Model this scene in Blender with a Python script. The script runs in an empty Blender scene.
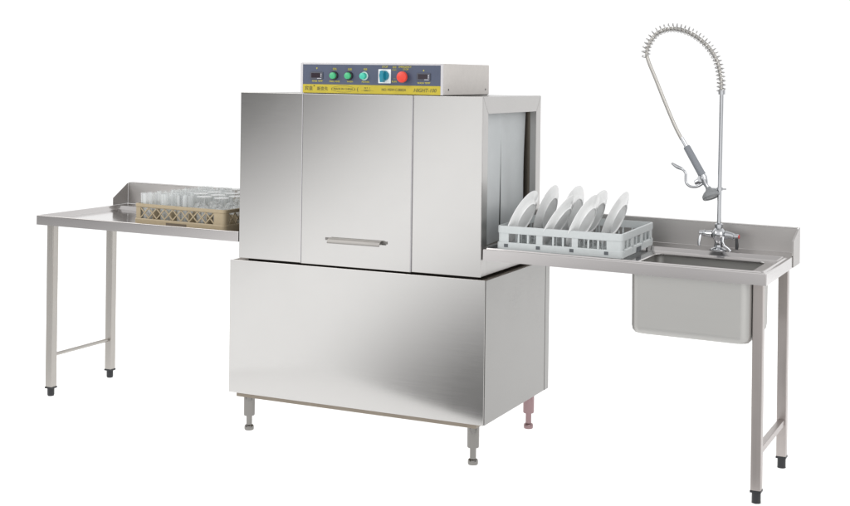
import bpy, bmesh, math, random
from mathutils import Vector, Matrix
random.seed(7)
R = math.radians
PI = math.pi
scene = bpy.context.scene
col = scene.collection

# ------------------------------------------------------------------ helpers
class MB:
    """collects shapes and links them as ONE mesh object"""
    def __init__(self):
        self.bm = bmesh.new()
        self.weighted = False

    def face(self, vs):
        try:
            return self.bm.faces.new(vs)
        except ValueError:
            return None

    def hexa(self, P):
        v = [self.bm.verts.new(p) for p in P]
        for q in ((0, 3, 2, 1), (4, 5, 6, 7), (0, 1, 5, 4), (1, 2, 6, 5), (2, 3, 7, 6), (3, 0, 4, 7)):
            self.face([v[i] for i in q])

    def box(self, x0, x1, y0, y1, z0, z1, fn=None):
        P = [(x0, y0, z0), (x1, y0, z0), (x1, y1, z0), (x0, y1, z0),
             (x0, y0, z1), (x1, y0, z1), (x1, y1, z1), (x0, y1, z1)]
        self.hexa([fn(*p) for p in P] if fn else P)
        return self

    def prism(self, poly, axis, lo, hi):
        """poly in the two other axes (in x,y,z order), extruded along axis"""
        def mk(a, b, t):
            return {'x': (t, a, b), 'y': (a, t, b), 'z': (a, b, t)}[axis]
        A = [self.bm.verts.new(mk(a, b, lo)) for a, b in poly]
        B = [self.bm.verts.new(mk(a, b, hi)) for a, b in poly]
        self.face(A[::-1]); self.face(B)
        n = len(poly)
        for i in range(n):
            self.face([A[i], A[(i + 1) % n], B[(i + 1) % n], B[i]])
        return self

    def lathe(self, prof, origin=(0, 0, 0), axis=(0, 0, 1), seg=32):
        """prof = [(radius, height)] along axis; ends with radius 0 close to a point"""
        q = Vector((0, 0, 1)).rotation_difference(Vector(axis).normalized())
        o = Vector(origin)
        rings = []
        for r, h in prof:
            if r < 1e-7:
                rings.append([self.bm.verts.new(o + q @ Vector((0, 0, h)))])
            else:
                rings.append([self.bm.verts.new(o + q @ Vector((r * math.cos(2 * PI * i / seg), r * math.sin(2 * PI * i / seg), h))) for i in range(seg)])
        for a, b in zip(rings, rings[1:]):
            for i in range(seg):
                j = (i + 1) % seg
                if len(a) == 1 and len(b) == 1: continue
                if len(a) == 1: self.face([a[0], b[j], b[i]])
                elif len(b) == 1: self.face([a[i], a[j], b[0]])
                else: self.face([a[i], a[j], b[j], b[i]])
        return self

    def tube(self, path, r, seg=12, caps=True):
        P = [Vector(p) for p in path]
        n = len(P)
        rr = r if hasattr(r, '__len__') else [r] * n
        T = [(P[min(i + 1, n - 1)] - P[max(i - 1, 0)]).normalized() for i in range(n)]
        up = Vector((0, 0, 1)) if abs(T[0].z) < .9 else Vector((0, 1, 0))
        N = (up - T[0] * up.dot(T[0])).normalized()
        rings = []
        for i in range(n):
            N = (N - T[i] * N.dot(T[i])).normalized()
            B = T[i].cross(N)
            rings.append([self.bm.verts.new(P[i] + rr[i] * (math.cos(2 * PI * k / seg) * N + math.sin(2 * PI * k / seg) * B)) for k in range(seg)])
        for a, b in zip(rings, rings[1:]):
            for k in range(seg):
                self.face([a[k], a[(k + 1) % seg], b[(k + 1) % seg], b[k]])
        if caps:
            self.face(rings[0][::-1]); self.face(rings[-1])
        return self

    def rings(self, specs, close_first=False, close_last=False, n=6, loop=False):
        """stack of rounded rectangles (x0,x1,y0,y1,z,radius) bridged in order"""
        self.weighted = True
        L = []
        for x0, x1, y0, y1, z, r in specs:
            ring = []
            r = max(r, 1e-4)
            for cx, cy, a0 in ((x1 - r, y1 - r, 0), (x0 + r, y1 - r, 90), (x0 + r, y0 + r, 180), (x1 - r, y0 + r, 270)):
                for k in range(n):
                    a = R(a0 + 90 * k / (n - 1))
                    ring.append(self.bm.verts.new((cx + r * math.cos(a), cy + r * math.sin(a), z)))
            L.append(ring)
        m = len(L[0])
        pairs = list(zip(L, L[1:])) + ([(L[-1], L[0])] if loop else [])
        for a, b in pairs:
            for i in range(m):
                self.face([a[i], a[(i + 1) % m], b[(i + 1) % m], b[i]])
        if close_first: self.face(L[0][::-1])
        if close_last: self.face(L[-1])
        return self

    def bevel(self, off, seg=2, ang=35):
        self.weighted = True
        self.bm.normal_update()
        es = [e for e in self.bm.edges if len(e.link_faces) == 2 and e.calc_face_angle(0) > R(ang)]
        bmesh.ops.bevel(self.bm, geom=es, offset=off, segments=seg, affect='EDGES', profile=.5, clamp_overlap=True)
        return self

    def build(self, name, mat, parent=None, origin=(0, 0, 0), warp=None, smooth=True, weld=False):
        bm = self.bm
        if weld: bmesh.ops.remove_doubles(bm, verts=bm.verts, dist=1e-6)
        bmesh.ops.recalc_face_normals(bm, faces=bm.faces)
        o = Vector(origin)
        for v in bm.verts:
            if warp: v.co = Vector(warp(*v.co))
            v.co -= o
        me = bpy.data.meshes.new(name)
        bm.to_mesh(me); bm.free()
        if smooth:
            me.polygons.foreach_set('use_smooth', [True] * len(me.polygons))
            me.set_sharp_from_angle(angle=R(32))
        me.materials.append(mat)
        ob = bpy.data.objects.new(name, me)
        col.objects.link(ob)
        if self.weighted:
            wn = ob.modifiers.new('weighted', 'WEIGHTED_NORMAL'); wn.keep_sharp = True; wn.weight = 80
        if parent: ob.parent = parent
        return ob


def tag(o, label=None, cat=None, group=None, kind=None):
    if label: o['label'] = label
    if cat: o['category'] = cat
    if group: o['group'] = group
    if kind: o['kind'] = kind
    return o


def thing(name, label, cat, loc=(0, 0, 0), group=None, rz=0):
    o = bpy.data.objects.new(name, None)
    o.empty_display_size = .1
    o.location = loc
    o.rotation_euler = (0, 0, rz)
    col.objects.link(o)
    return tag(o, label, cat, group)


def text_into(mb, body, size, x, z, y, sx=1.0, align='CENTER', shear=0.0, thick=.0004):
    """lettering facing -y at (x, y, z) merged into mb"""
    cu = bpy.data.curves.new('lettering_curve', 'FONT')
    cu.body = body; cu.size = size; cu.align_x = align; cu.align_y = 'CENTER'
    cu.extrude = thick; cu.resolution_u = 3; cu.shear = shear
    ob = bpy.data.objects.new('lettering_curve', cu)
    col.objects.link(ob)
    dg = bpy.context.evaluated_depsgraph_get()
    me = bpy.data.meshes.new_from_object(ob.evaluated_get(dg))
    me.transform(Matrix.Translation((x, y, z)) @ Matrix.Rotation(PI / 2, 4, 'X') @ Matrix.Diagonal((sx, 1, 1, 1)))
    mb.bm.from_mesh(me)
    bpy.data.objects.remove(ob); bpy.data.curves.remove(cu); bpy.data.meshes.remove(me)


# ---------------------------------------------------------------- materials
def new_mat(name):
    m = bpy.data.materials.new(name)
    m.use_nodes = True
    nt = m.node_tree
    return m, nt, nt.nodes['Principled BSDF']


def steel(name, color, rough=.2, grain=(6, 6, 400), bump=.02, var=.06, wave=.0, tone=.04):
    """brushed stainless: fine stretched grain in roughness and bump, faint smudges, slow waviness of the sheet"""
    m, nt, b = new_mat(name)
    N, L = nt.nodes, nt.links
    b.inputs['Metallic'].default_value = 1
    tc = N.new('ShaderNodeTexCoord')
    mp = N.new('ShaderNodeMapping'); mp.inputs['Scale'].default_value = grain
    L.new(tc.outputs['Object'], mp.inputs['Vector'])
    g = N.new('ShaderNodeTexNoise'); g.inputs['Scale'].default_value = 1; g.inputs['Detail'].default_value = 3
    L.new(mp.outputs[0], g.inputs['Vector'])
    s = N.new('ShaderNodeTexNoise'); s.inputs['Scale'].default_value = 4.5; s.inputs['Detail'].default_value = 5; s.inputs['Roughness'].default_value = .6
    L.new(tc.outputs['Object'], s.inputs['Vector'])
    a = N.new('ShaderNodeMath'); a.operation = 'ADD'
    L.new(g.outputs[0], a.inputs[0]); L.new(s.outputs[0], a.inputs[1])
    mr = N.new('ShaderNodeMapRange')
    mr.inputs['From Min'].default_value = .6; mr.inputs['From Max'].default_value = 1.4
    mr.inputs['To Min'].default_value = rough - var; mr.inputs['To Max'].default_value = rough + var
    L.new(a.outputs[0], mr.inputs['Value']); L.new(mr.outputs[0], b.inputs['Roughness'])
    cr = N.new('ShaderNodeMapRange')
    cr.inputs['From Min'].default_value = .3; cr.inputs['From Max'].default_value = .7
    cr.inputs['To Min'].default_value = 1 - tone; cr.inputs['To Max'].default_value = 1 + tone * .3
    L.new(g.outputs[0], cr.inputs['Value'])
    mx = N.new('ShaderNodeVectorMath'); mx.operation = 'SCALE'
    mx.inputs[0].default_value = color
    L.new(cr.outputs[0], mx.inputs['Scale']); L.new(mx.outputs[0], b.inputs['Base Color'])
    bp = N.new('ShaderNodeBump'); bp.inputs['Strength'].default_value = bump; bp.inputs['Distance'].default_value = .0005
    L.new(g.outputs[0], bp.inputs['Height'])
    if wave:
        w = N.new('ShaderNodeTexNoise'); w.inputs['Scale'].default_value = 2.2; w.inputs['Detail'].default_value = 1
        L.new(tc.outputs['Object'], w.inputs['Vector'])
        b2 = N.new('ShaderNodeBump'); b2.inputs['Strength'].default_value = 1; b2.inputs['Distance'].default_value = wave
        L.new(w.outputs[0], b2.inputs['Height']); L.new(b2.outputs[0], bp.inputs['Normal'])
    L.new(bp.outputs[0], b.inputs['Normal'])
    return m


def plain(name, color, rough=.4, metal=0, spec=.5, var=.03, scale=30, bump=0.0, **kw):
    m, nt, b = new_mat(name)
    N, L = nt.nodes, nt.links
    b.inputs['Roughness'].default_value = rough
    b.inputs['Metallic'].default_value = metal
    b.inputs['Specular IOR Level'].default_value = spec
    tc = N.new('ShaderNodeTexCoord')
    n = N.new('ShaderNodeTexNoise'); n.inputs['Scale'].default_value = scale; n.inputs['Detail'].default_value = 4
    L.new(tc.outputs['Object'], n.inputs['Vector'])
    mr = N.new('ShaderNodeMapRange'); mr.inputs['From Min'].default_value = .3; mr.inputs['From Max'].default_value = .7
    mr.inputs['To Min'].default_value = 1 - var; mr.inputs['To Max'].default_value = 1 + var
    L.new(n.outputs[0], mr.inputs['Value'])
    mx = N.new('ShaderNodeVectorMath'); mx.operation = 'SCALE'; mx.inputs[0].default_value = color
    L.new(mr.outputs[0], mx.inputs['Scale']); L.new(mx.outputs[0], b.inputs['Base Color'])
    if bump:
        bp = N.new('ShaderNodeBump'); bp.inputs['Strength'].default_value = bump; bp.inputs['Distance'].default_value = .001
        L.new(n.outputs[0], bp.inputs['Height']); L.new(bp.outputs[0], b.inputs['Normal'])
    for k, v in kw.items():
        b.inputs[k.replace('_', ' ')].default_value = v
    return m


M = {}
ST = (.555, .546, .535)
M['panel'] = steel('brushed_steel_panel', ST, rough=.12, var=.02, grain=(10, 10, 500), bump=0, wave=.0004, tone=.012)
M['side'] = steel('darkened_steel_side', (.285, .28, .272), rough=.24, grain=(10, 10, 500), bump=0, tone=.012)  # same steel as the panels, dimmer reflections put into a darker base
M['frame'] = steel('satin_steel_frame', (.50, .49, .48), rough=.34, grain=(14, 14, 700), bump=0)
M['table'] = steel('brushed_steel_table', (.54, .52, .515), rough=.12, var=.02, grain=(20, 420, 420), bump=.0, tone=.015, wave=.0004)
M['splash'] = steel('brushed_steel_splash', (.50, .485, .475), rough=.42, var=.05, grain=(20, 20, 420), bump=0, tone=.02)
M['bowl'] = steel('satin_steel_bowl', (.49, .485, .47), rough=.46, var=.015, grain=(6, 6, 90), bump=0, tone=.006)
M['leg'] = steel('satin_steel_leg', (.43, .41, .385), rough=.3, grain=(300, 300, 3), bump=.03)
M['foot'] = steel('turned_steel_foot', (.24, .232, .22), rough=.18, grain=(200, 200, 3), bump=.02)
M['pinkleg'] = steel('pink_cast_steel', (.31, .215, .222), rough=.3, grain=(200, 200, 3), bump=.03)  # pink colour cast put into the steel's base colour
M['rosytube'] = steel('pinkish_steel_tube', (.43, .395, .38), rough=.34, grain=(300, 300, 3), bump=.03)
M['underframe'] = steel('dull_steel_underframe', (.27, .235, .195), rough=.42, grain=(3, 200, 200))
M['chrome'] = steel('chrome', (.55, .56, .58), rough=.09, var=.03, grain=(20, 20, 20), bump=.0)
M['cast'] = steel('cast_chrome', (.55, .56, .58), rough=.2, var=.05, grain=(60, 60, 60), bump=.05)
M['spring'] = steel('spring_wire', (.50, .495, .49), rough=.2, grain=(50, 50, 50), bump=0)
M['hose'] = steel('braided_hose', (.50, .485, .46), rough=.42, grain=(300, 300, 300), bump=.08)
M['boxpaint'] = plain('control_box_satin_metal', (.57, .54, .515), rough=.42, metal=.2, var=.03, scale=60)
M['boxedge'] = plain('control_box_bright_edge', (.56, .55, .57), rough=.38, metal=.2)
M['blue'] = plain('blue_grey_panel_film', (.068, .084, .135), rough=.38, var=.05, scale=20)
M['yellow'] = plain('yellow_panel_film', (.49, .395, .026), rough=.42, var=.06)
M['ink_yellow'] = plain('yellow_print', (.60, .53, .06), rough=.5)
M['ink_dark'] = plain('dark_print', (.10, .10, .04), rough=.5)
M['screen'] = plain('dark_screen', (.022, .014, .022), rough=.15)
M['bezel'] = plain('grey_bezel', (.07, .075, .10), rough=.35)
M['digits'] = plain('pale_screen_print', (.55, .55, .6), rough=.5)
M['black'] = plain('black_plastic', (.012, .013, .016), rough=.38)
M['green'] = plain('green_button', (.06, .44, .20), rough=.3)
M['teal'] = plain('teal_button', (.06, .52, .38), rough=.3)
M['ring'] = plain('pale_ring', (.5, .68, .64), rough=.3)
M['red'] = plain('red_mushroom_button', (.72, .055, .035), rough=.32)
M['white'] = plain('white_switch_plate', (.80, .82, .83), rough=.35)
M['knob'] = plain('teal_knob', (.01, .21, .30), rough=.22)
M['curtain'] = plain('grey_vinyl_curtain', (.50, .525, .535), rough=.33, var=.03, scale=12, Transmission_Weight=.08)
M['dark'] = plain('dark_inside', (.03, .03, .032), rough=.6)  # shade of the gaps and the tunnel put into the colour
M['grey_rack'] = plain('pale_grey_plastic', (.55, .58, .585), rough=.42, var=.03, scale=60)
M['grey_dark'] = plain('slot_shadow_plastic', (.10, .11, .12), rough=.6)  # shade inside the rack slots painted as dark plastic
M['tan_rack'] = plain('tan_plastic', (.40, .325, .213), rough=.45, var=.04, scale=60)
M['china'] = plain('white_glazed_china', (.835, .84, .84), rough=.12, var=.01)
M['grip'] = plain('grey_rubber_grip', (.22, .235, .26), rough=.45)
M['sprayhead'] = plain('grey_rubber_bumper', (.24, .25, .26), rough=.4)
M['reddot'] = plain('red_index', (.6, .04, .03), rough=.3)
g, nt, b = new_mat('clear_glass')
N, L = nt.nodes, nt.links
N.remove(b)
tp = N.new('ShaderNodeBsdfTransparent'); tp.inputs['Color'].default_value = (.975, .98, .98, 1)
gl = N.new('ShaderNodeBsdfGlossy'); gl.inputs['Roughness'].default_value = .04
lw = N.new('ShaderNodeLayerWeight'); lw.inputs['Blend'].default_value = .5
pw = N.new('ShaderNodeMath'); pw.operation = 'POWER'; pw.inputs[1].default_value = 3.5
L.new(lw.outputs['Facing'], pw.inputs[0])
fr = N.new('ShaderNodeMapRange'); fr.inputs['To Min'].default_value = .04; fr.inputs['To Max'].default_value = .85
L.new(pw.outputs[0], fr.inputs['Value'])
m1 = N.new('ShaderNodeMixShader')
L.new(fr.outputs[0], m1.inputs[0]); L.new(tp.outputs[0], m1.inputs[1]); L.new(gl.outputs[0], m1.inputs[2])
dd = N.new('ShaderNodeBsdfTranslucent'); dd.inputs['Color'].default_value = (.93, .95, .955, 1)
d2 = N.new('ShaderNodeBsdfDiffuse'); d2.inputs['Color'].default_value = (.93, .95, .955, 1)
m3 = N.new('ShaderNodeMixShader'); L.new(dd.outputs[0], m3.inputs[1]); L.new(d2.outputs[0], m3.inputs[2])
wn_ = N.new('ShaderNodeTexNoise'); wn_.inputs['Scale'].default_value = 60
mr = N.new('ShaderNodeMapRange'); mr.inputs['To Min'].default_value = .05; mr.inputs['To Max'].default_value = .48   # milky streaks painted in place of highlights on the glass
tcg = N.new('ShaderNodeTexCoord'); mpg = N.new('ShaderNodeMapping'); mpg.inputs['Scale'].default_value = (1.6, 1.6, .07)
L.new(tcg.outputs['Object'], mpg.inputs['Vector']); L.new(mpg.outputs[0], wn_.inputs['Vector'])
mr.inputs['From Min'].default_value = .35; mr.inputs['From Max'].default_value = .70
L.new(wn_.outputs[0], mr.inputs['Value'])
m2 = N.new('ShaderNodeMixShader')
L.new(mr.outputs[0], m2.inputs[0]); L.new(m1.outputs[0], m2.inputs[1]); L.new(m3.outputs[0], m2.inputs[2])
L.new(m2.outputs[0], N['Material Output'].inputs['Surface'])
M['glass'] = g

# ------------------------------------------------------------ measurements
Wc, Ht, Hb, Dc = 1.1232, 1.4443, .7359, .6475
TX0, TX1, TY0, TY1, Tt, Hz = -.0275, 1.1558, -.0244, .692, .7301, .1645


def floor_z(x): return -.0052 * x


# ------------------------------------------------------------------- floor
mb = MB()
cf = Vector((-.428, .904)); cr = Vector((.904, .428)); cc = Vector((3.1528, -4.7588))
poly = []
for d, r in ((4.66, -.36 * 4.66), (4.66, 6), (9.6, 9), (9.6, -.36 * 9.6)):  # outline cut short to keep floor glare off the tank front
    p = cc + cf * d + cr * r
    poly.append(p)
vs = [mb.bm.verts.new((p.x, p.y, floor_z(p.x))) for p in poly]
mb.face(vs)
m, nt, b = new_mat('backlit_white_floor')  # translucent sheet, so the lamps added below keep it white
N, L = nt.nodes, nt.links
N.remove(b)
df = N.new('ShaderNodeBsdfDiffuse'); df.inputs['Color'].default_value = (.30, .30, .30, 1)
tr = N.new('ShaderNodeBsdfTranslucent'); tr.inputs['Color'].default_value = (.68, .68, .68, 1)
ns = N.new('ShaderNodeTexNoise'); ns.inputs['Scale'].default_value = 3
rp = N.new('ShaderNodeMapRange'); rp.inputs['To Min'].default_value = .66; rp.inputs['To Max'].default_value = .70
L.new(ns.outputs[0], rp.inputs['Value']); L.new(rp.outputs[0], tr.inputs['Color'])
ad = N.new('ShaderNodeAddShader')
L.new(df.outputs[0], ad.inputs[0]); L.new(tr.outputs[0], ad.inputs[1])
L.new(ad.outputs[0], N['Material Output'].inputs['Surface'])
fl = mb.build('floor', m, smooth=False)
tag(fl, kind='structure')

# -------------------------------------------------------------- dishwasher
dw = thing('dishwasher', 'large stainless steel conveyor dishwasher standing between the two tables', 'dishwasher', (.56, .32, floor_z(.56)))
O = dw.location.copy()

# upper cabinet shell: back, top, bottom, left end frame
mb = MB()
mb.box(.0, Wc - .032, Dc - .02, Dc, Hb, Ht - .001)
mb.box(.004, Wc - .032, .008, Dc - .0205, Ht - .02, Ht - .001)
mb.box(.004, Wc - .004, .008, Dc - .0205, Hb, Hb + .02)
mb.box(0, .03, .008, .06, Hb + .0205, Ht - .0205)
mb.box(0, .03, .593, Dc - .0205, Hb + .0205, Ht - .0205)
mb.box(0, .03, .0605, .5925, 1.375, Ht - .0205)
mb.box(0, .03, .0605, .5925, Hb + .0205, .80)
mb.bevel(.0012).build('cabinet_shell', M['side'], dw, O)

# end frame of the right hand opening, mitred
mb = MB()
def jamb(poly):
    mb.prism(poly, 'x', Wc - .03, Wc)
jamb([(.0065, Hb + .001), (.06, Hb + .001), (.06, 1.376), (.0065, Ht)])
jamb([(.0065 + .0006, Ht), (.0606, 1.376), (.5924, 1.376), (Dc - .0006, Ht)])
jamb([(.593, Hb + .001), (Dc, Hb + .001), (Dc, Ht), (.593, 1.376)])
mb.box(Wc - .03, Wc - .0008, .0608, .5922, Hb + .001, .8455)
mb.bevel(.0022)
mb.build('end_frame', M['frame'], dw, O)
# inner reveal of the opening
mb = MB()
mb.box(Wc - .16, Wc - .031, .052, .056, Hb + .021, 1.38)
mb.box(Wc - .16, Wc - .031, .597, .601, Hb + .021, 1.38)
mb.box(Wc - .16, Wc - .031, .0565, .5965, 1.3805, 1.3845)
mb.box(Wc - .16, Wc - .0312, .0565, .5965, .835, .8445)
mb.build('opening_liner', M['underframe'], dw, O)
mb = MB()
mb.box(Wc - .17, Wc - .163, .05, .60, .76, 1.38)  # dark sheet paints the unlit depth of the tunnel
mb.build('tunnel_shade', M['dark'], dw, O)

# front skins
def sheet(x0, x1, y0, y1, z0, z1, name, mat, bev=.0016):
    mb = MB(); mb.box(x0, x1, y0, y1, z0, z1); mb.bevel(bev, 3)
    return mb.build(name, mat, dw, O)
sheet(.0, .3085, 0, .0075, Hb, Ht, 'left_panel', M['panel'])
door = sheet(.3118, .8188, -.006, .0075, Hb - .001, Ht, 'door', M['panel'])
sheet(.8215, Wc, 0, .006, Hb, Ht, 'right_panel', M['panel'])
# bright folded edges beside the door
for a, b_ in ((.3092, .3112), (.8194, .8209)):
    mb = MB(); mb.box(a, b_, -.0072, .006, Hb, Ht)
    mb.build('door_edge', M['boxedge'], dw, O)
# door pull: back strip, outward folded lip, closed ends
mb = MB()
mb.box(.428, .716, -.0085, -.0062, .8405, .8515)
prof = [(-.0086, .853), (-.020, .8525), (-.031, .848), (-.037, .838), (-.0375, .832), (-.0355, .832),
        (-.035, .8375), (-.0295, .8460), (-.0195, .8503), (-.0086, .8507)]
mb.prism(prof, 'x', .452, .694)
mb.prism([(-.0086, .8506), (-.0195, .8502), (-.0295, .8458), (-.0345, .8385), (-.0086, .8385)], 'x', .6895, .6915)
mb.build('handle', steel('dull_steel_handle', (.27, .26, .25), rough=.45, grain=(14, 300, 300), bump=0), door, O)

# vinyl curtain strips in the mouth of the tunnel
def strip(y0, y1, x, z1, ph, taper=0.0):
    mb = MB()
    ny, nz = 18, 26
    G = []
    for side in (0, 1):
        g = []
        for j in range(nz + 1):
            row = []
            v = j / nz
            z = .846 + (z1 - .846) * v
            for i in range(ny + 1):
                u = i / ny
                ye = y1 - taper * (math.sin(PI * min(1, (1 - v) * 1.05)) ** 1.0) * u
                y = y0 + (ye - y0) * u
                xx = x + .0035 * math.sin(u * 5.2 + ph + 1.2 * v) + .006 * (1 - v) * math.sin(3.1 * u + ph * 2) + (.0025 if side else 0)
                row.append(mb.bm.verts.new((xx, y, z)))
            g.append(row)
        G.append(g)
    for s, g in enumerate(G):
        for j in range(nz):
            for i in range(ny):
                mb.face([g[j][i], g[j][i + 1], g[j + 1][i + 1], g[j + 1][i]])
    a, c = G
    for j in range(nz):
        for i in (0, ny):
            mb.face([a[j][i], a[j + 1][i], c[j + 1][i], c[j][i]])
    for i in range(ny):
        for j in (0, nz):
            mb.face([a[j][i], a[j][i + 1], c[j][i + 1], c[j][i]])
    return mb.build('curtain_strip', M['curtain'], dw, O)
strip(.058, .3005, Wc - .046, 1.377, .3)
strip(.3085, .584, Wc - .052, 1.377, 1.4, .016)

# tank
mb = MB()
mb.box(TX0 + .001, TX1 - .0045, TY0 + .005, TY1 - .001, Hz + .001, Tt - .003)
mb.build('tank_body', M['underframe'], dw, O)
mb = MB()
mb.box(TX0, TX1 - .0028, TY0, TY0 + .0045, Hz, Tt)
mb.bevel(.0014, 3).build('tank_front_panel', M['panel'], dw, O)
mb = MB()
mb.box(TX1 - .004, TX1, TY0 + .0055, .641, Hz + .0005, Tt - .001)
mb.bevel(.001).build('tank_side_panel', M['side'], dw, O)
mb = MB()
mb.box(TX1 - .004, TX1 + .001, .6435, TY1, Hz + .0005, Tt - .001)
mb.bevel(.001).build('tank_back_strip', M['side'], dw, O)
mb = MB()   # dark block under the cabinet, set back, paints the shade of the gap
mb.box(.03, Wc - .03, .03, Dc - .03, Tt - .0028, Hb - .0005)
mb.build('gap_shade', M['dark'], dw, O)
mb = MB()
mb.box(TX0 + .036, TX1 - .036, TY0 + .006, TY0 + .04, Hz - .016, Hz - .0002)
mb.box(TX0 + .036, TX1 - .036, TY1 - .06, TY1 - .03, Hz - .016, Hz - .0002)
mb.box(TX0 + .036, TX0 + .07, TY0 + .0405, TY1 - .0605, Hz - .016, Hz - .0002)
mb.box(TX1 - .07, TX1 - .036, TY0 + .0405, TY1 - .0605, Hz - .016, Hz - .0002)
mb.bevel(.001).build('base_frame', M['underframe'], dw, O)

def adj_leg(x, y, mat, label=None):
    z0 = floor_z(x)
    zt = Hz - .0165
    mb = MB()
    mb.lathe([(0, zt), (.0235, zt), (.024, zt - .002), (.024, .066), (.0225, .062), (0, .062)], (x, y, 0))
    mb.lathe([(0, .0625), (.0125, .0625), (.0125, z0 + .022), (0, z0 + .022)], (x, y, 0))
    leg = mb.build('leg', mat, dw, O)
    if label: leg['label'] = label
    f = MB()
    f.lathe([(0, z0 + .0225), (.014, z0 + .0225), (.019, z0 + .019), (.0205, z0 + .014), (.0205, z0 + .004), (.019, z0), (0, z0)], (x, y, 0))
    f.build('foot', mat, leg, O)
adj_leg(.044, .029, M['foot'])
adj_leg(1.0885, .029, M['foot'])
adj_leg(1.0885, .634, M['pinkleg'], 'leg with a pinkish tint')
adj_leg(.044, .634, M['foot'])

# control box on the roof
BX0, BX1, BY1, BZ0, BZ1 = .296, .952, .4686, Ht + .0025, 1.5731
mb = MB()
mb.box(BX0, BX1, .002, BY1, BZ0, BZ1)
cb = mb.bevel(.003, 3).build('control_box', M['boxpaint'], dw, O)
mb = MB()
mb.box(BX0, .3072, -.002, .0018, BZ0, BZ1 - .001)
mb.box(.9412, BX1, -.002, .0018, BZ0, BZ1 - .001)
mb.box(.3075, .9409, -.002, .0018, 1.5655, BZ1 - .001)
mb.bevel(.0008).build('front_edge', M['boxedge'], cb, O)
mb = MB(); mb.box(BX0 + .01, BX1 - .004, .01, BY1 - .008, Ht, BZ0 + .001); mb.build('base_gap_shade', M['dark'], cb, O)  # dark pad paints the shadow line under the box
mb = MB(); mb.box(.3075, .9409, -.0012, .0016, 1.4835, 1.5652); mb.build('front_panel', M['blue'], cb, O)
mb = MB(); mb.box(.3075, .9409, -.0012, .0016, BZ0 + .001, 1.4832); mb.build('name_strip', M['yellow'], cb, O)

def display(xc, w, h):
    mb = MB()
    zc = 1.5195
    mb.box(xc - w / 2, xc + w / 2, -.005, -.0012, zc - h / 2, zc + h / 2)
    mb.bevel(.001).build('screen_bezel', M['bezel'], cb, O)
    mb = MB(); mb.box(xc - w / 2 + .006, xc + w / 2 - .012, -.0058, -.0045, zc - h / 2 + .0055, zc + h / 2 - .004); mb.build('screen', M['screen'], cb, O)
    mb = MB()
    mb.box(xc + w / 2 - .0095, xc + w / 2 - .006, -.0056, -.0048, zc + .001, zc + .008)
    mb.box(xc + w / 2 - .0095, xc + w / 2 - .0065, -.0056, -.0048, zc - .006, zc - .001)
    mb.box(xc + w / 2 - .026, xc + w / 2 - .006, -.0056, -.0048, zc - h / 2 + .0015, zc - h / 2 + .004)
    mb.build('screen_keys', M['digits'], cb, O)
display(.374, .060, .029)
display(.867, .060, .029)

def push(x, face, ring, name='push_button'):
    z = 1.5200
    mb = MB(); mb.lathe([(0, .0005), (.0175, .0005), (.0175, .009 if ring is M['black'] else .004), (.0150, .012 if ring is M['black'] else .006), (0, .012 if ring is M['black'] else .006)], (x, 0, z), (0, -1, 0))
    mb.build('button_bezel', ring, cb, O)
    mb = MB(); mb.lathe([(0, .0055), (.0137, .0055), (.0137, .020), (.0128, .0225), (.0100, .0238), (0, .0245)], (x, 0, z), (0, -1, 0))
    mb.build(name, face, cb, O)
push(.458, M['green'], M['black'])
push(.528, M['green'], M['black'])
push(.598, M['teal'], M['ring'])
mb = MB(); mb.box(.692 - .0285, .692 + .0285, -.005, -.0012, 1.519 - .0275, 1.519 + .0295); mb.bevel(.0015).build('switch_plate', M['white'], cb, O)
mb = MB()
mb.lathe([(0, .0045), (.0215, .0045), (.0205, .012), (.0195, .0155), (0, .0165)], (.692, 0, 1.5225), (0, -1, 0))
mb.prism([(.692 - .0065, 1.496), (.692 + .0065, 1.496), (.692 + .0085, 1.515), (.692 + .0075, 1.541), (.692, 1.5435), (.692 - .0075, 1.541), (.692 - .0085, 1.515)], 'y', -.034, -.012)
mb.bevel(.0012).build('rotary_knob', M['knob'], cb, O)
mb = MB()
mb.lathe([(0, .001), (.015, .001), (.015, .016), (0, .016)], (.780, 0, 1.518), (0, -1, 0))
mb.build('button_bezel', M['black'], cb, O)
mb = MB()
mb.lathe([(0, .0155), (.0205, .0155), (.0225, .018), (.0225, .026), (.0205, .0295), (.015, .0315), (0, .032)], (.780, 0, 1.518), (0, -1, 0))
mb.build('stop_button', M['red'], cb, O)
for yy in (.051, .430):
    mb = MB(); mb.lathe([(0, 0), (.0042, 0), (.0042, .0012), (.003, .0016), (0, .0016)], (BX1 - .0003, yy, 1.469), (1, 0, 0), 12)
    mb.build('screw', M['black'], cb, O)
# lettering
yt = -.0016
for s, size, x, z, sx in (('▼', .009, .374, 1.5485, .8), ('RINSE TEMP', .0098, .377, 1.4965, .98), ('漂洗', .0105, .459, 1.5465, .9), ('FINAL RINSE', .0098, .459, 1.4960, .92),
                          ('洗涤', .0105, .530, 1.5460, .9), ('WASH', .0098, .531, 1.4960, 1.0), ('电源', .0105, .602, 1.5465, .8), ('POWER', .0098, .604, 1.4955, 1.05),
                          ('STOP', .0110, .692, 1.5575, 1.0), ('EMERGENCY', .0100, .783, 1.5580, 1.0), ('STOP', .0105, .786, 1.5482, 1.0),
                          ('启动', .0095, .735, 1.5565, .9), ('START', .0065, .735, 1.5455, 1.0), ('⌐–', .0095, .737, 1.511, .9), ('RUN', .0105, .735, 1.4985, 1.0),
                          ('▲', .009, .866, 1.5450, .8), ('WASH TEMP', .0098, .867, 1.4945, 1.05)):
    mb = MB(); text_into(mb, s, size, x, z, yt, sx)
    mb.build('lettering', M['ink_yellow'], cb, O, smooth=False)
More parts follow.
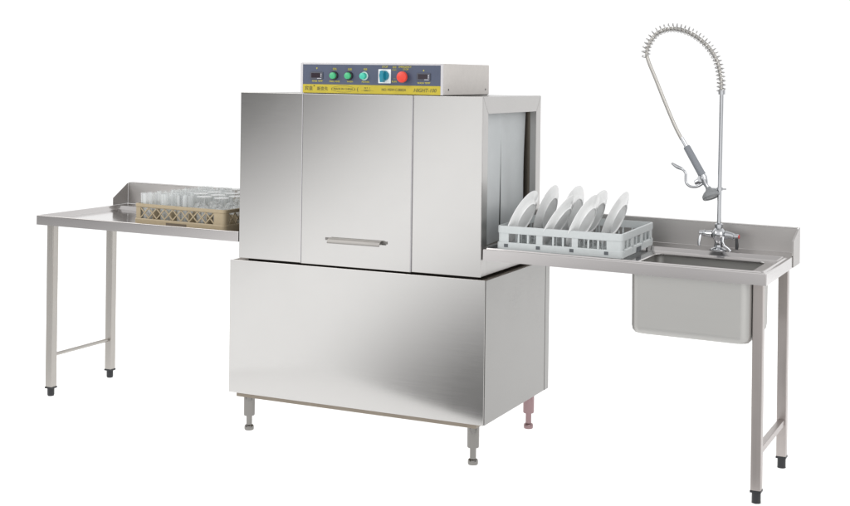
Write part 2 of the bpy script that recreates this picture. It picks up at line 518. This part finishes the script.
for s, size, x, z, sx, sh in (('宾皇', .0195, .336, 1.4655, 1.02, 0), ('®', .0085, .362, 1.4765, 1, 0), ('新变先', .0175, .402, 1.4645, 1.02, 0),
                              ('(  MADE IN CHINA  )', .0125, .500, 1.4650, .98, 0), ('(', .021, .567, 1.4655, 1, 0), ('N.Y. 1', .0098, .612, 1.4705, 1.1, 0), ('— DIRECT —', .0088, .612, 1.4600, 1.1, 0),
                              ('NO: MSW-C-0002A', .0150, .733, 1.4650, .88, 0), ('HIGHT-100', .0210, .872, 1.4645, .98, .25)):
    mb = MB(); text_into(mb, s, size, x, z, yt, sx, shear=sh)
    mb.build('lettering', M['ink_dark'], cb, O, smooth=False)
mb = MB()
def oval(xc, zc, a, bb, t=.0012):
    n = 40
    o1 = [mb.bm.verts.new((xc + a * math.cos(2 * PI * i / n), yt, zc + bb * math.sin(2 * PI * i / n))) for i in range(n)]
    o2 = [mb.bm.verts.new((xc + (a - t) * math.cos(2 * PI * i / n), yt, zc + (bb - t) * math.sin(2 * PI * i / n))) for i in range(n)]
    for i in range(n):
        mb.face([o1[i], o1[(i + 1) % n], o2[(i + 1) % n], o2[i]])
oval(.500, .0 + 1.4655, .054, .0135)
mb.build('oval_mark', M['ink_dark'], cb, O, smooth=False)

# -------------------------------------------------------------- left table
XL, YL0 = -1.1245, -.0004
HF = .0443
def warpL(x, y, z): return (x, y - .0069 * x, z - .0059 * x if z > .3 else z)
ZT = .8476
tb = thing('dish_table', 'long steel table with two visible legs holding the tan rack of glasses', 'table', (-.56, .33, floor_z(-.56)))
O2 = tb.location.copy()
mb = MB()
x0, x1, y0, y1 = XL, -.004, YL0, .664
mb.rings([(x0 + .03, x1 - .03, y0 + .03, y1 - .03, ZT - HF, .001), (x0, x1, y0, y1, ZT - HF, .002), (x0, x1, y0, y1, ZT - .004, .003),
          (x0 + .0012, x1 - .0012, y0 + .0012, y1 - .0012, ZT - .0012, .003), (x0 + .004, x1 - .004, y0 + .004, y1 - .004, ZT, .003),
          (x0 + .012, x1 - .010, y0 + .010, y1 - .10, ZT - .001, .004),
          (x0 + .040, x1 - .030, y0 + .022, y1 - .118, ZT - .0175, .006), (x0 + .044, x1 - .034, y0 + .028, y1 - .124, ZT - .0185, .006)],
         close_first=True, close_last=True)
mb.build('tabletop', M['table'], tb, O2, warpL)
ZS = .952
mb = MB()
mb.box(x0 + .004, x1, .6645, .6725, ZT + .0005, ZS - .0005)
mb.box(x0 + .004, x1, .6645, .700, ZS, ZS + .003)
mb.prism([(.5475, ZT + .0005), (.664, ZT + .0005), (.664, ZS - .001), (.660, ZS - .001), (.5475, ZT + .036)], 'x', x0 + .001, x0 + .004)
mb.bevel(.0006).build('splashback', M['splash'], tb, O2, warpL)

def table_leg(x, y, zt, parent, origin, warp, mat, foot_h=.045):
    h = .0187
    mb = MB(); mb.box(x - h, x + h, y - h, y + h, foot_h, zt); mb.bevel(.003, 3)
    leg = mb.build('leg', mat, parent, origin, warp)
    z0 = floor_z(x)
    f = MB()
    f.box(x - h - .0012, x + h + .0012, y - h - .0012, y + h + .0012, foot_h - .006, foot_h + .0015)
    f.lathe([(0, foot_h - .0055), (.0165, foot_h - .0055), (.0165, z0 + .006), (.014, z0), (0, z0)], (x, y, 0), seg=24)
    f.build('foot', M['black'], leg, origin, warp)
for yy in (.0538, .479):
    table_leg(-1.0725, yy, ZT - HF + .012, tb, O2, lambda x, y, z: (x, y - .0069 * x, z - .0059 * x if z > .3 else z + .004), M['leg'], .047)
mb = MB(); mb.tube([(-1.0725, .073, .198), (-1.0725, .46, .198)], .0085)
mb.build('crossbar', M['leg'], tb, O2, warpL)

# -------------------------------------------------------------- sink table
XR, YR0 = 2.2258, .0112
def warpR(x, y, z): return (x, y - .0034 * (x - Wc), z - .0116 * (x - Wc) if z > .3 else z)
st = thing('sink_table', 'steel sink table with a deep bowl and two legs, holding the grey plate rack', 'sink table', (1.70, .33, floor_z(1.7)))
O3 = st.location.copy()
x0, x1, y0, y1 = Wc + .002, XR, YR0, .6645
OX0, OX1, OY0, OY1 = 1.728, 2.152, .062, .372
mb = MB()
mb.rings([(x0 + .02, x1 - .02, y0 + .02, y1 - .02, ZT - HF, .001), (x0, x1, y0, y1, ZT - HF, .002), (x0, x1, y0, y1, ZT - .004, .003),
          (x0 + .0012, x1 - .0012, y0 + .0012, y1 - .0012, ZT - .0012, .003), (x0 + .004, x1 - .004, y0 + .004, y1 - .002, ZT, .003),
          (x0 + .006, x1 - .010, y0 + .006, .488, ZT - .0002, .010),
          (x0 + .008, x1 - .014, y0 + .008, .470, ZT + .005, .012), (x0 + .010, x1 - .018, y0 + .0085, .455, ZT + .005, .012),
          (x0 + .016, x1 - .034, y0 + .016, .432, ZT - .0075, .012), (x0 + .02, x1 - .04, y0 + .02, .425, ZT - .008, .012),
          (OX0 - .004, OX1 + .004, OY0 - .004, OY1 + .004, ZT - .0085, .030), (OX0, OX1, OY0, OY1, ZT - .0115, .028),
          (OX0, OX1, OY0, OY1, ZT - .016, .028), (OX0 - .01, OX1 + .01, OY0 - .01, OY1 + .01, ZT - .016, .03), (x0 + .02, x1 - .02, y0 + .02, y1 - .02, ZT - .02, .001)], loop=True)
mb.build('tabletop', M['table'], st, O3, warpR)
ZSR = .945
mb = MB()
mb.box(x0, x1 - .004, .640, .645, ZT + .0005, ZSR - .0005)
mb.box(x0, x1 - .004, .640, .667, ZSR, ZSR + .003)
mb.prism([(.526, ZT - HF + .001), (.667, ZT - HF + .001), (.667, ZSR + .003), (.655, ZSR + .003), (.526, ZT + .060)], 'x', x1 + .0005, x1 + .0035)
mb.prism([(.526, ZT + .0005), (.6395, ZT + .0005), (.6395, ZSR - .001), (.526, ZT + .060)], 'x', x1 - .0035, x1 + .0004)
mb.bevel(.0006).build('splashback', M['splash'], st, O3, warpR)
BW0, BW1, BV0, BV1, BB = 1.716, 2.162, .036, .400, .576
mb = MB()
t = .003
mb.rings([(BW0 + t, BW1 - t, BV0 + t, BV1 - t, ZT - .017, .032), (BW0, BW1, BV0, BV1, ZT - .0175, .034), (BW0 + .001, BW1 - .001, BV0 + .001, BV1 - .001, BB + .030, .034),
          (BW0 + .0035, BW1 - .0035, BV0 + .0035, BV1 - .0035, BB + .014, .034), (BW0 + .010, BW1 - .010, BV0 + .010, BV1 - .010, BB + .004, .034), (BW0 + .022, BW1 - .022, BV0 + .022, BV1 - .022, BB, .034)], close_last=True)
mb.rings([(BW0 + t, BW1 - t, BV0 + t, BV1 - t, ZT - .017, .032), (BW0 + t + .001, BW1 - t - .001, BV0 + t + .001, BV1 - t - .001, BB + .034, .032),
          (BW0 + .013, BW1 - .013, BV0 + .013, BV1 - .013, BB + .009, .032), (BW0 + .026, BW1 - .026, BV0 + .026, BV1 - .026, BB + .004, .032)], close_last=True)
bowl = mb.build('sink_bowl', M['bowl'], st, O3, warpR, weld=True)
mb = MB(); mb.lathe([(0, BB + .0045), (.040, BB + .0045), (.044, BB + .0060), (.040, BB + .0072), (.034, BB + .0062), (0, BB + .0055)], (1.94, .3, 0))
mb.build('drain', M['chrome'], bowl, O3, warpR)
wl = lambda x, y, z: (x, y - .0034 * (x - Wc), z - .0116 * (x - Wc) if z > .3 else z - .012)
for yy in (.0965, .584):
    table_leg(2.1825, yy, ZT - HF + .012, st, O3, wl, M['rosytube'], .046)
mb = MB(); mb.box(2.1825 - .0125, 2.1825 + .0125, .1157, .5648, .170, .195)
mb.bevel(.002).build('crossbar', M['rosytube'], st, O3, wl)

# ------------------------------------------------------------------ faucet
FX, FY = 1.931, .54
FZ = ZT - .0116 * (FX - Wc) + .0003
fa = thing('spray_faucet', 'chrome two-handle rinse faucet with tall spring hose, standing behind the sink bowl', 'faucet', (FX, FY, FZ))
OF = fa.location.copy()
mb = MB()
mb.lathe([(0, FZ), (.036, FZ), (.036, FZ + .004), (.030, FZ + .009), (.019, FZ + .013), (.0165, FZ + .03), (.020, FZ + .042), (.0265, FZ + .052),
          (.029, FZ + .062), (.027, FZ + .074), (.019, FZ + .084), (.0145, FZ + .088), (.0145, FZ + .092), (.0165, FZ + .093), (.0165, FZ + .104), (.011, FZ + .108), (0, FZ + .108)], (FX, FY, 0))
zb = FZ + .062
mb.tube([(FX - .026, FY, zb), (FX - .045, FY, zb + .001), (FX - .055, FY, zb + .002)], [.017, .0135, .0115], 16)
mb.tube([(FX + .026, FY, zb), (FX + .045, FY, zb - .001), (FX + .055, FY, zb - .002)], [.017, .0135, .0115], 16)
mb.build('body', M['chrome'], fa, OF)
# the curved brace under the body on the right
mb = MB(); mb.tube([(FX + .022, FY - .016, FZ + .056), (FX + .020, FY - .022, FZ + .038), (FX + .026, FY - .022, FZ + .022), (FX + .042, FY - .016, FZ + .010), (FX + .05, FY - .014, FZ)], .006, 12)
mb.build('bypass_pipe', M['cast'], fa, OF)
for s in (-1, 1):
    mb = MB()
    zz = zb + (.003 if s < 0 else -.004)
    mb.lathe([(0, .054), (.0135, .054), (.0135, .060), (.0105, .063), (.0105, .078), (.0085, .0795), (0, .0795)], (FX, FY, zz), (s, 0, 0), 20)
    hd = mb.build('handle', M['chrome'], fa, OF)
    mb = MB()
    xs = FX + s * .072
    mb.tube([(xs, FY - .002, zz - .004), (xs + s * .002, FY - .010, zz - .020), (xs + s * .004, FY - .014, zz - .038), (xs + s * .003, FY - .016, zz - .050)], [.0055, .006, .0068, .0055], 12)
    mb.build('lever', M['black'] if s > 0 else M['cast'], hd, OF)
    if s > 0:
        mb = MB(); mb.lathe([(0, .0793), (.008, .0793), (.0078, .0825), (0, .083)], (FX, FY, zz), (1, 0, 0), 16)
        mb.build('index_cap', M['reddot'], hd, OF)
PX0, PZ0, PX1, PZ1 = FX, FZ + .10, FX + .004, 1.476
mb = MB(); mb.tube([(PX0, FY, PZ0), (PX1, FY, PZ1)], .0085, 16)
mb.lathe([(0, PZ1 - .012), (.0145, PZ1 - .012), (.0145, PZ1 + .006), (.010, PZ1 + .01), (0, PZ1 + .01)], (PX1, FY, 0))
riser = mb.build('riser_pipe', M['chrome'], fa, OF)

def spline(pts, n):
    P = [Vector(p) for p in pts]
    P = [P[0] * 2 - P[1]] + P + [P[-1] * 2 - P[-2]]
    out = []
    for i in range(1, len(P) - 2):
        a, b_, c, d = P[i - 1], P[i], P[i + 1], P[i + 2]
        for k in range(n):
            t = k / n
            out.append(.5 * ((2 * b_) + (c - a) * t + (2 * a - 5 * b_ + 4 * c - d) * t * t + (3 * b_ - a - 3 * c + d) * t ** 3))
    out.append(P[-2])
    return out
arc = [(1.936, 1.474), (1.934, 1.53), (1.918, 1.598), (1.886, 1.650), (1.845, 1.688), (1.797, 1.716), (1.745, 1.729), (1.702, 1.725), (1.664, 1.706),
       (1.637, 1.667), (1.627, 1.630), (1.636, 1.592), (1.665, 1.525), (1.706, 1.428), (1.748, 1.334), (1.778, 1.278)]
hp = spline([(x - .003, FY, z) for x, z in arc], 10)
mb = MB(); mb.tube(hp, .0078, 12)
hose = mb.build('hose', M['hose'], fa, OF)
# coil spring around the first part of the hose
sp = hp[:106]
acc = [0]
for a, b_ in zip(sp, sp[1:]): acc.append(acc[-1] + (b_ - a).length)
tot = acc[-1]
turns, per = 34, 22
path = []
j = 0
for i in range(turns * per + 1):
    s = tot * i / (turns * per)
    while j < len(acc) - 2 and acc[j + 1] < s: j += 1
    f = (s - acc[j]) / max(1e-9, acc[j + 1] - acc[j])
    p = sp[j].lerp(sp[j + 1], f)
    T = (sp[min(j + 1, len(sp) - 1)] - sp[max(j - 1, 0)]).normalized()
    Nn = Vector((0, 1, 0)); Bn = T.cross(Nn)
    a = 2 * PI * i / per
    u = s / tot
    sag = .0040 * min(1, max(0, (u - .12) * 3))        # the coil rides on the outside of the bend
    path.append(p + Bn * -(sag) + 0.0172 * (math.cos(a) * Nn + math.sin(a) * Bn))
mb = MB(); mb.tube(path, .0026, 8)
mb.build('spring', M['spring'], fa, OF)
# spray gun: ferrule, grip, valve, lever, head
def pt(x, z, dy=0): return (x - .003, FY + dy, z)
mb = MB()
mb.tube([pt(1.776, 1.286), pt(1.800, 1.246)], [.0088, .0092], 14)
mb.build('ferrule', M['chrome'], hose, OF)
mb = MB()
mb.tube([pt(1.797, 1.251), pt(1.800, 1.246), pt(1.8585, 1.1455), pt(1.863, 1.138)], [.0125, .0145, .0155, .0165], 18)
grip = mb.build('spray_grip', M['grip'], fa, OF)
mb = MB()
mb.tube([pt(1.862, 1.140), pt(1.868, 1.128), pt(1.874, 1.112), pt(1.879, 1.098), pt(1.886, 1.088)], [.0135, .0165, .0135, .0095, .009], 16)
mb.tube([pt(1.8705, 1.122), pt(1.846, 1.110), pt(1.834, 1.104)], [.0125, .012, .0095], 14)
mb.tube([pt(1.858, 1.122, -.012), pt(1.858, 1.122, .012)], .012, 14)
mb.build('spray_valve', M['chrome'], fa, OF)
mb = MB()
lv = spline([pt(1.737, 1.180), pt(1.760, 1.166), pt(1.781, 1.157), pt(1.795, 1.142), pt(1.796, 1.122), pt(1.798, 1.104), pt(1.812, 1.090), pt(1.832, 1.087), pt(1.850, 1.092), pt(1.868, 1.104)], 6)
mb.tube(lv, [.0045 + .0035 * math.sin(min(1, i / 14) * PI) + (.001 if i > 14 else 0) for i in range(len(lv))], 12)
mb.build('lever', M['cast'], grip, OF)
ax = Vector((.40, -.22, -.88)).normalized()
mb = MB()
mb.lathe([(0, -.012), (.010, -.012), (.0125, -.004), (.017, .002), (.026, .008), (.0325, .015), (.0340, .020)], pt(1.892, 1.078), ax, 28)
mb.lathe([(.0335, .0195), (.0365, .020), (.0370, .030), (.0345, .034), (.027, .0345), (.026, .032), (0, .032)], pt(1.892, 1.078), ax, 28)
mb.build('spray_head', M['sprayhead'], fa, OF)
mb = MB()
mb.tube([pt(1.878, 1.084), pt(1.962, 1.0845)], .0032, 10)
mb.lathe([(.0085, -.006), (.0125, -.006), (.0125, .006), (.0085, .006), (.0085, -.006)], (FX + .002, FY, 1.0845), seg=20)
mb.build('hanger_hook', M['chrome'], riser, OF)

# -------------------------------------------------------------- plate rack
def zR(x): return ZT - .0116 * (x - Wc)
RK = thing('plate_rack', 'pale grey plastic dish rack holding white plates beside the sink', 'rack', (1.178, .036, zR(1.43) + .0055), rz=R(2.0))
RK.rotation_euler = (0, .0116, R(2.0))
RL, RD, RH = .500, .480, .092
def side_map(k):
    return {0: lambda u, w, z: (u, w, z), 1: lambda u, w, z: (RL - w, u, z), 2: lambda u, w, z: (RL - u, RD - w, z), 3: lambda u, w, z: (w, RD - u, z)}[k]
mb = MB(); slots = []
def slot(*a):
    q = MB(); q.box(*a); slots.append(q)
mb.rings([(-.002, RL + .002, -.002, RD + .002, 0, .014), (-.003, RL + .003, -.003, RD + .003, .011, .015), (-.003, RL + .003, -.003, RD + .003, .026, .015), (-.0005, RL + .0005, -.0005, RD + .0005, .0285, .013),
          (.006, RL - .006, .006, RD - .006, .0285, .010), (.006, RL - .006, .006, RD - .006, 0, .010)], loop=True)
mb.rings([(.0, RL, .0, RD, .063, .013), (-.0015, RL + .0015, -.0015, RD + .0015, .066, .014), (-.0015, RL + .0015, -.0015, RD + .0015, .090, .014), (.0, RL, .0, RD, RH, .013),
          (.005, RL - .005, .005, RD - .005, RH, .010), (.006, RL - .006, .006, RD - .006, .063, .010)], loop=True)
for k in range(4):
    Lk = RL if k in (0, 2) else RD
    fn = side_map(k)
    if k in (0, 2): W = [(.045, .158), (.184, .302), (.326, .440)]
    else: W = [(.040, .145), (.178, .288), (.320, .430)]
    e = [.0135] + [a for w in W for a in w] + [Lk - .0135]
    for a, b_ in zip(e[0::2], e[1::2]):
        mb.box(a, b_, .001, .0055, .0287, .0628, fn)
    for a, b_ in W:
        for q in ((.5,) if k in (1, 3) else (.36, .70)):
            c = a + (b_ - a) * q
            mb.box(c - .0035, c + .0035, .0025, .0065, .0287, .0628, fn)
    if k == 0 or k == 2:
        for c in (.037, .168, .303, .440):
            slot(c - .008, c + .008, -.0042, -.0028, .010, .0225, fn)
    else:
        slot(.205, .275, -.0045, -.0028, .0005, .019, fn)
        for c in (.03, .155, .305, .44):
            mb.box(c - .006, c + .006, -.006, -.0029, .014, .034, fn)
# corner posts
for cx, cy in ((.0135, .0135), (RL - .0135, .0135), (RL - .0135, RD - .0135), (.0135, RD - .0135)):
    a0 = {(.0135, .0135): 180, (RL - .0135, .0135): 270, (RL - .0135, RD - .0135): 0, (.0135, RD - .0135): 90}[(cx, cy)]
    arcp = [(cx + .0125 * math.cos(R(a0 + 90 * i / 6)), cy + .0125 * math.sin(R(a0 + 90 * i / 6))) for i in range(7)]
    arci = [(cx + .008 * math.cos(R(a0 + 90 * i / 6)), cy + .008 * math.sin(R(a0 + 90 * i / 6))) for i in range(7)]
    mb.prism(arcp + arci[::-1], 'z', .0287, .0628)
mb.build('frame', M['grey_rack'], RK)
for q in slots: q.build('slot', M['grey_dark'], RK)
mb = MB()
for i in range(1, 12):
    x = RL * i / 12
    mb.box(x - .002, x + .002, .0065, RD - .0065, .003, .010)
for i in range(1, 12):
    y = RD * i / 12
    mb.box(.0065, RL - .0065, y - .002, y + .002, .0035, .0095)
mb.build('floor_grid', M['grey_rack'], RK)
peg = None
for i in range(1, 9):
    for jn in range(1, 8):
        if peg is None:
            peg = MB().lathe([(0, .009), (.0042, .009), (.003, .058), (.0018, .062), (0, .063)], seg=8).build('peg', M['grey_rack'], RK)
            q = peg
        else:
            q = peg.copy(); col.objects.link(q); q.parent = RK
        q.location = (RL * i / 9, RD * jn / 8, 0)

# plates: back side turned to the right, leaning to the right
D = .232
r0 = D / 2
prof = [(0, -.0135), (.30 * r0, -.0135), (.545 * r0, -.0135), (.555 * r0, -.0175), (.585 * r0, -.0175), (.60 * r0, -.0130), (.66 * r0, -.0085), (.74 * r0, -.0045), (.97 * r0, -.0005), (r0, .0010),
        (r0 * .998, .0028), (.97 * r0, .0032), (.74 * r0, .0000), (.655 * r0, -.0042), (.59 * r0, -.0088), (.50 * r0, -.0096), (0, -.0098)]
def plate_mesh():
    mb = MB()
    mb.lathe([(r, -h) for r, h in prof], seg=72)       # +z local is the underside
    return mb
spots = [('white dinner plate in the grey rack, the one closest to the vinyl curtain', 1.287, .150, 1.072, 1),
         ('white dinner plate standing just behind the one closest to the curtain', 1.303, .345, 1.082, 1),
         ('second white plate from the left in the front row of the grey rack', 1.446, .150, 1.061, 1),
         ('white plate in the back row of the grey rack, behind the middle front plate', 1.405, .345, 1.085, 1),
         ('white plate at the right end of the front row of the grey rack', 1.541, .150, 1.069, 1),
         ('white plate half hidden behind the right front plate of the grey rack', 1.512, .345, 1.072, 1),
         ('white plate at the sink end of the grey rack, standing apart from the rest', 1.612, .320, 1.072, 1)]
base = None
for lab, xt, yc, ztop, _ in spots:
    zb_ = zR(xt) + .0165
    th = math.acos(min(.97, (ztop - zb_) / D))
    if base is None:
        p = plate_mesh().build('dinner_plate', M['china']); base = p
    else:
        p = base.copy(); col.objects.link(p)
    # disc axis: horizontal +x for an upright plate, tipped down by the lean
    cxp = xt - math.sin(th) * r0
    p.location = (cxp, yc, zb_ + math.cos(th) * r0 + .001)
    yawp = R(random.uniform(-3, 3))
    p.rotation_euler = (Matrix.Rotation(yawp, 3, 'Z') @ Matrix.Rotation(PI / 2 + th, 3, 'Y') @ Matrix.Rotation(R(random.uniform(0, 90)), 3, 'Z')).to_euler()
    tag(p, lab, 'plate', 'white plates in the grey rack')

# -------------------------------------------------------------- glass rack
def zL(x): return ZT - .0059 * x
GR = thing('glass_rack', 'tan plastic lattice rack full of drinking glasses on the left table', 'rack', (-.612, .072, zL(-.36) - .0180))
GR.rotation_euler = (0, .0059, R(-3.0))
GL = .505; GH = .100; GD = .505
def gmap(k):
    return {0: lambda u, w, z: (u, w, z), 1: lambda u, w, z: (GL - w, u, z), 2: lambda u, w, z: (GL - u, GD - w, z), 3: lambda u, w, z: (w, GD - u, z)}[k]
mb = MB(); notches = []
mb.rings([(.001, GL - .001, .001, GD - .001, 0, .018), (-.003, GL + .003, -.003, GD + .003, .004, .02), (-.003, GL + .003, -.003, GD + .003, .030, .02), (0, GL, 0, GD, .034, .018),
          (.006, GL - .006, .006, GD - .006, .034, .014), (.006, GL - .006, .006, GD - .006, 0, .014)], loop=True)
mb.rings([(0, GL, 0, GD, .084, .018), (-.002, GL + .002, -.002, GD + .002, .087, .02), (-.002, GL + .002, -.002, GD + .002, .098, .02), (0, GL, 0, GD, GH, .018),
          (.006, GL - .006, .006, GD - .006, GH, .014), (.006, GL - .006, .006, GD - .006, .084, .014)], loop=True)
for k in range(4):
    fn = gmap(k)
    a, b_ = .034, .448
    mb.box(.018, a, .0005, .006, .0342, .0838, fn)
    mb.box(b_, GL - .018, .0005, .006, .0342, .0838, fn)
    n = 9
    st_ = (b_ - a) / n
    for i in range(n):
        u0, u1 = a + i * st_, a + (i + 1) * st_
        for (p0, p1, w0) in (((u0, .036), (u1, .082), .0008), ((u0, .082), (u1, .036), .0022)):
            d = Vector((p1[0] - p0[0], p1[1] - p0[1])).normalized(); nn = Vector((-d.y, d.x)) * .0027
            q = [(p0[0] + nn.x, p0[1] + nn.y), (p0[0] - nn.x, p0[1] - nn.y), (p1[0] - nn.x, p1[1] - nn.y), (p1[0] + nn.x, p1[1] + nn.y)]
            P = [fn(uu, w0, zz) for uu, zz in q] + [fn(uu, w0 + .003, zz) for uu, zz in q]
            mb.hexa(P)
    notch = MB(); notch.box(.185, .300, -.0038, -.0028, .0045, .0235, fn); notches.append(notch)
for cx, cy, a0 in ((.018, .018, 180), (GL - .018, .018, 270), (GL - .018, GD - .018, 0), (.018, GD - .018, 90)):
    arcp = [(cx + .0175 * math.cos(R(a0 + 90 * i / 6)), cy + .0175 * math.sin(R(a0 + 90 * i / 6))) for i in range(7)]
    arci = [(cx + .012 * math.cos(R(a0 + 90 * i / 6)), cy + .012 * math.sin(R(a0 + 90 * i / 6))) for i in range(7)]
    mb.prism(arcp + arci[::-1], 'z', .0342, .0838)
mb.build('frame', M['tan_rack'], GR)
mn = plain('brown_notch_shade', (.14, .11, .08), rough=.6)  # shade inside the notches painted as dark brown plates
for q in notches: q.build('hand_notch', mn, GR)
mb = MB()
for i in range(1, 5):
    x = GL * i / 5
    mb.box(x - .0012, x + .0012, .0065, GD - .0065, .012, .070)
    mb.box(.0065, GL - .0065, x - .0012, x + .0012, .0125, .0695)
for i in range(1, 20):
    x = GL * i / 20
    if i % 4:
        mb.box(x - .0015, x + .0015, .0065, GD - .0065, .003, .0075)
        mb.box(.0065, GL - .0065, x - .0015, x + .0015, .0033, .0072)
mb.build('divider', M['tan_rack'], GR)

# glasses
mb = MB()
mb.lathe([(0, 0), (.030, 0), (.0335, .002), (.0345, .006), (.0375, .136), (.0372, .1375), (.0363, .1372), (.0335, .018), (.030, .0145), (0, .0135)], seg=40)
tumbler = mb.build('tumbler', M['glass'])
mb = MB()   # goblet standing upside down: rim below, foot on top
mb.lathe([(.0325, .002), (.0345, .030), (.0355, .055), (.033, .076), (.024, .0900), (.010, .0955), (.0048, .099), (.0042, .105), (.0042, .124), (.0062, .131), (.020, .1345), (.0335, .1355), (.0340, .1370), (.0335, .1385), (.016, .1392), (0, .1393)], seg=40)
# inner surface
mb.lathe([(0, .0905), (.010, .0895), (.0215, .0855), (.0305, .0735), (.0332, .055), (.0325, .030), (.0312, .0015), (.0325, .002)], seg=40)
goblet = mb.build('goblet', M['glass'], weld=True)
Mg = Matrix.Translation(GR.location) @ Matrix.Rotation(R(-3.0), 4, 'Z') @ Matrix.Rotation(.0059, 4, 'Y')
used = set()
ordn = ['first', 'second', 'third', 'fourth', 'fifth']
for jy in range(5):
    for ix in range(5):
        tumb = ix < 2 or (ix == 2 and jy in (0, 3))
        src = tumbler if tumb else goblet
        key = src.name
        if key in used:
            o = src.copy(); col.objects.link(o)
        else:
            o = src; used.add(key)
        jx, jj = random.uniform(-.004, .004), random.uniform(-.004, .004)
        c = Mg @ Vector((GL * (ix + .5) / 5 + jx, GD * (jy + .5) / 5 + jj, .0085))
        o.location = c
        o.rotation_euler = (R(random.uniform(-1.2, 1.2)), R(random.uniform(-1.2, 1.2)), R(random.uniform(0, 360)))
        rowname = ['front row', 'second row', 'middle row', 'fourth row', 'back row'][jy]
        kind = 'clear straight tumbler' if tumb else 'upturned clear stemmed glass'
        tag(o, '%s in the %s of the tan rack, %s from the left' % (kind, rowname, ordn[ix]), 'glass', 'glasses in the tan rack')

# ------------------------------------------------------------------ camera
cam = bpy.data.cameras.new('camera')
co = bpy.data.objects.new('camera', cam)
col.objects.link(co)
co.matrix_world = Matrix.Translation((3.1528, -4.7588, 1.5247)) @ Matrix.Rotation(.4427, 4, 'Z') @ Matrix.Rotation(PI / 2 - .0009, 4, 'X') @ Matrix.Rotation(.0127, 4, 'Z')
cam.sensor_width = 36; cam.sensor_fit = 'HORIZONTAL'
cam.lens = 1321.8744 / 850 * 36
cam.shift_x = (425 - 430.6868) / 850
cam.shift_y = (76.7554 - 253) / 850
cam.clip_start = .05; cam.clip_end = 200
scene.camera = co

# ------------------------------------------------------------------- light
w = bpy.data.worlds.new('World'); scene.world = w; w.use_nodes = True
nt = w.node_tree; N, L = nt.nodes, nt.links
bg = N['Background']; bg.inputs['Strength'].default_value = 1
tc = N.new('ShaderNodeTexCoord')
def direction(az, el):
    """az: degrees from -y (towards the photographer) to -x; el: degrees up"""
    a, e = R(az), R(el)
    return (-math.sin(a) * math.cos(e), -math.cos(a) * math.cos(e), math.sin(e))
def val(x):
    v = N.new('ShaderNodeValue'); v.outputs[0].default_value = x; return v.outputs[0]
cur = val(1.12)
def blob(az, el, r_in, r_out, target, amount=1.0):
    """a soft dark or bright spot added to the world to shape reflections"""
    global cur
    d = N.new('ShaderNodeVectorMath'); d.operation = 'DOT_PRODUCT'; d.inputs[1].default_value = direction(az, el)
    L.new(tc.outputs['Generated'], d.inputs[0])
    ac = N.new('ShaderNodeMath'); ac.operation = 'ARCCOSINE'; L.new(d.outputs['Value'], ac.inputs[0])
    mr = N.new('ShaderNodeMapRange'); mr.interpolation_type = 'SMOOTHSTEP'
    mr.inputs['From Min'].default_value = R(r_in); mr.inputs['From Max'].default_value = R(r_out)
    mr.inputs['To Min'].default_value = amount; mr.inputs['To Max'].default_value = 0
    L.new(ac.outputs[0], mr.inputs['Value'])
    mx = N.new('ShaderNodeMix'); mx.data_type = 'FLOAT'
    L.new(mr.outputs[0], mx.inputs[0]); L.new(cur, mx.inputs[2]); mx.inputs[3].default_value = target
    cur = mx.outputs[0]
blob(28, -9, 4, 16, 1.42)
blob(0, 90, 10, 62, .55)
blob(-80, 14, 12, 36, .45)
blob(78, 22, 8, 28, .45)
blob(42, 10.5, 12.8, 22.3, .17)
blob(17, -21, 9.2, 16.6, .21)
L.new(cur, bg.inputs['Color'])

FLOOR_L = .465
def area(name, loc, target, size, power, color=(1, 1, 1), sy=None):
    l = bpy.data.lights.new(name, 'AREA'); l.shape = 'RECTANGLE'; l.size = size; l.size_y = sy or size
    l.energy = power; l.color = color
    o = bpy.data.objects.new(name, l); col.objects.link(o)
    o.location = loc
    o.rotation_euler = (Vector(target) - Vector(loc)).to_track_quat('-Z', 'Y').to_euler()
    return o
# unseen lamps added below the floor to wash out shadows, banded along its edge
band = [4.70, 4.95, 5.25, 5.6, 6.0, 6.5, 7.1, 7.8, 8.6, 9.5]
for d0, d1 in zip(band, band[1:]):
    r0, r1 = -.350 * (d0 + d1) / 2, 5.6
    p = cc + cf * (d0 + d1) / 2 + cr * (r0 + r1) / 2
    o = area('under_floor_fill', (p.x, p.y, -.30), (p.x, p.y, 0), r1 - r0, (r1 - r0) * (d1 - d0) * FLOOR_L * PI, sy=d1 - d0)
    o.rotation_euler = (PI, 0, .4427)
area('fill_softbox', (-2.6, -3.4, 3.6), (.6, .2, .8), 3.6, 110, (1, .985, .96))  # unseen lamp added to give the forms some modelling
area('fill_softbox', (5.6, -2.2, 3.0), (1.4, .3, .9), 3.0, 66, (1, .99, .97))  # unseen lamp added to brighten the plates

scene.view_settings.view_transform = 'Standard'
scene.view_settings.look = 'None'
scene.view_settings.exposure = 0
scene.view_settings.gamma = 1
scene.render.engine = 'CYCLES'
scene.cycles.use_denoising = True
scene.cycles.max_bounces = 14
scene.cycles.transmission_bounces = 12
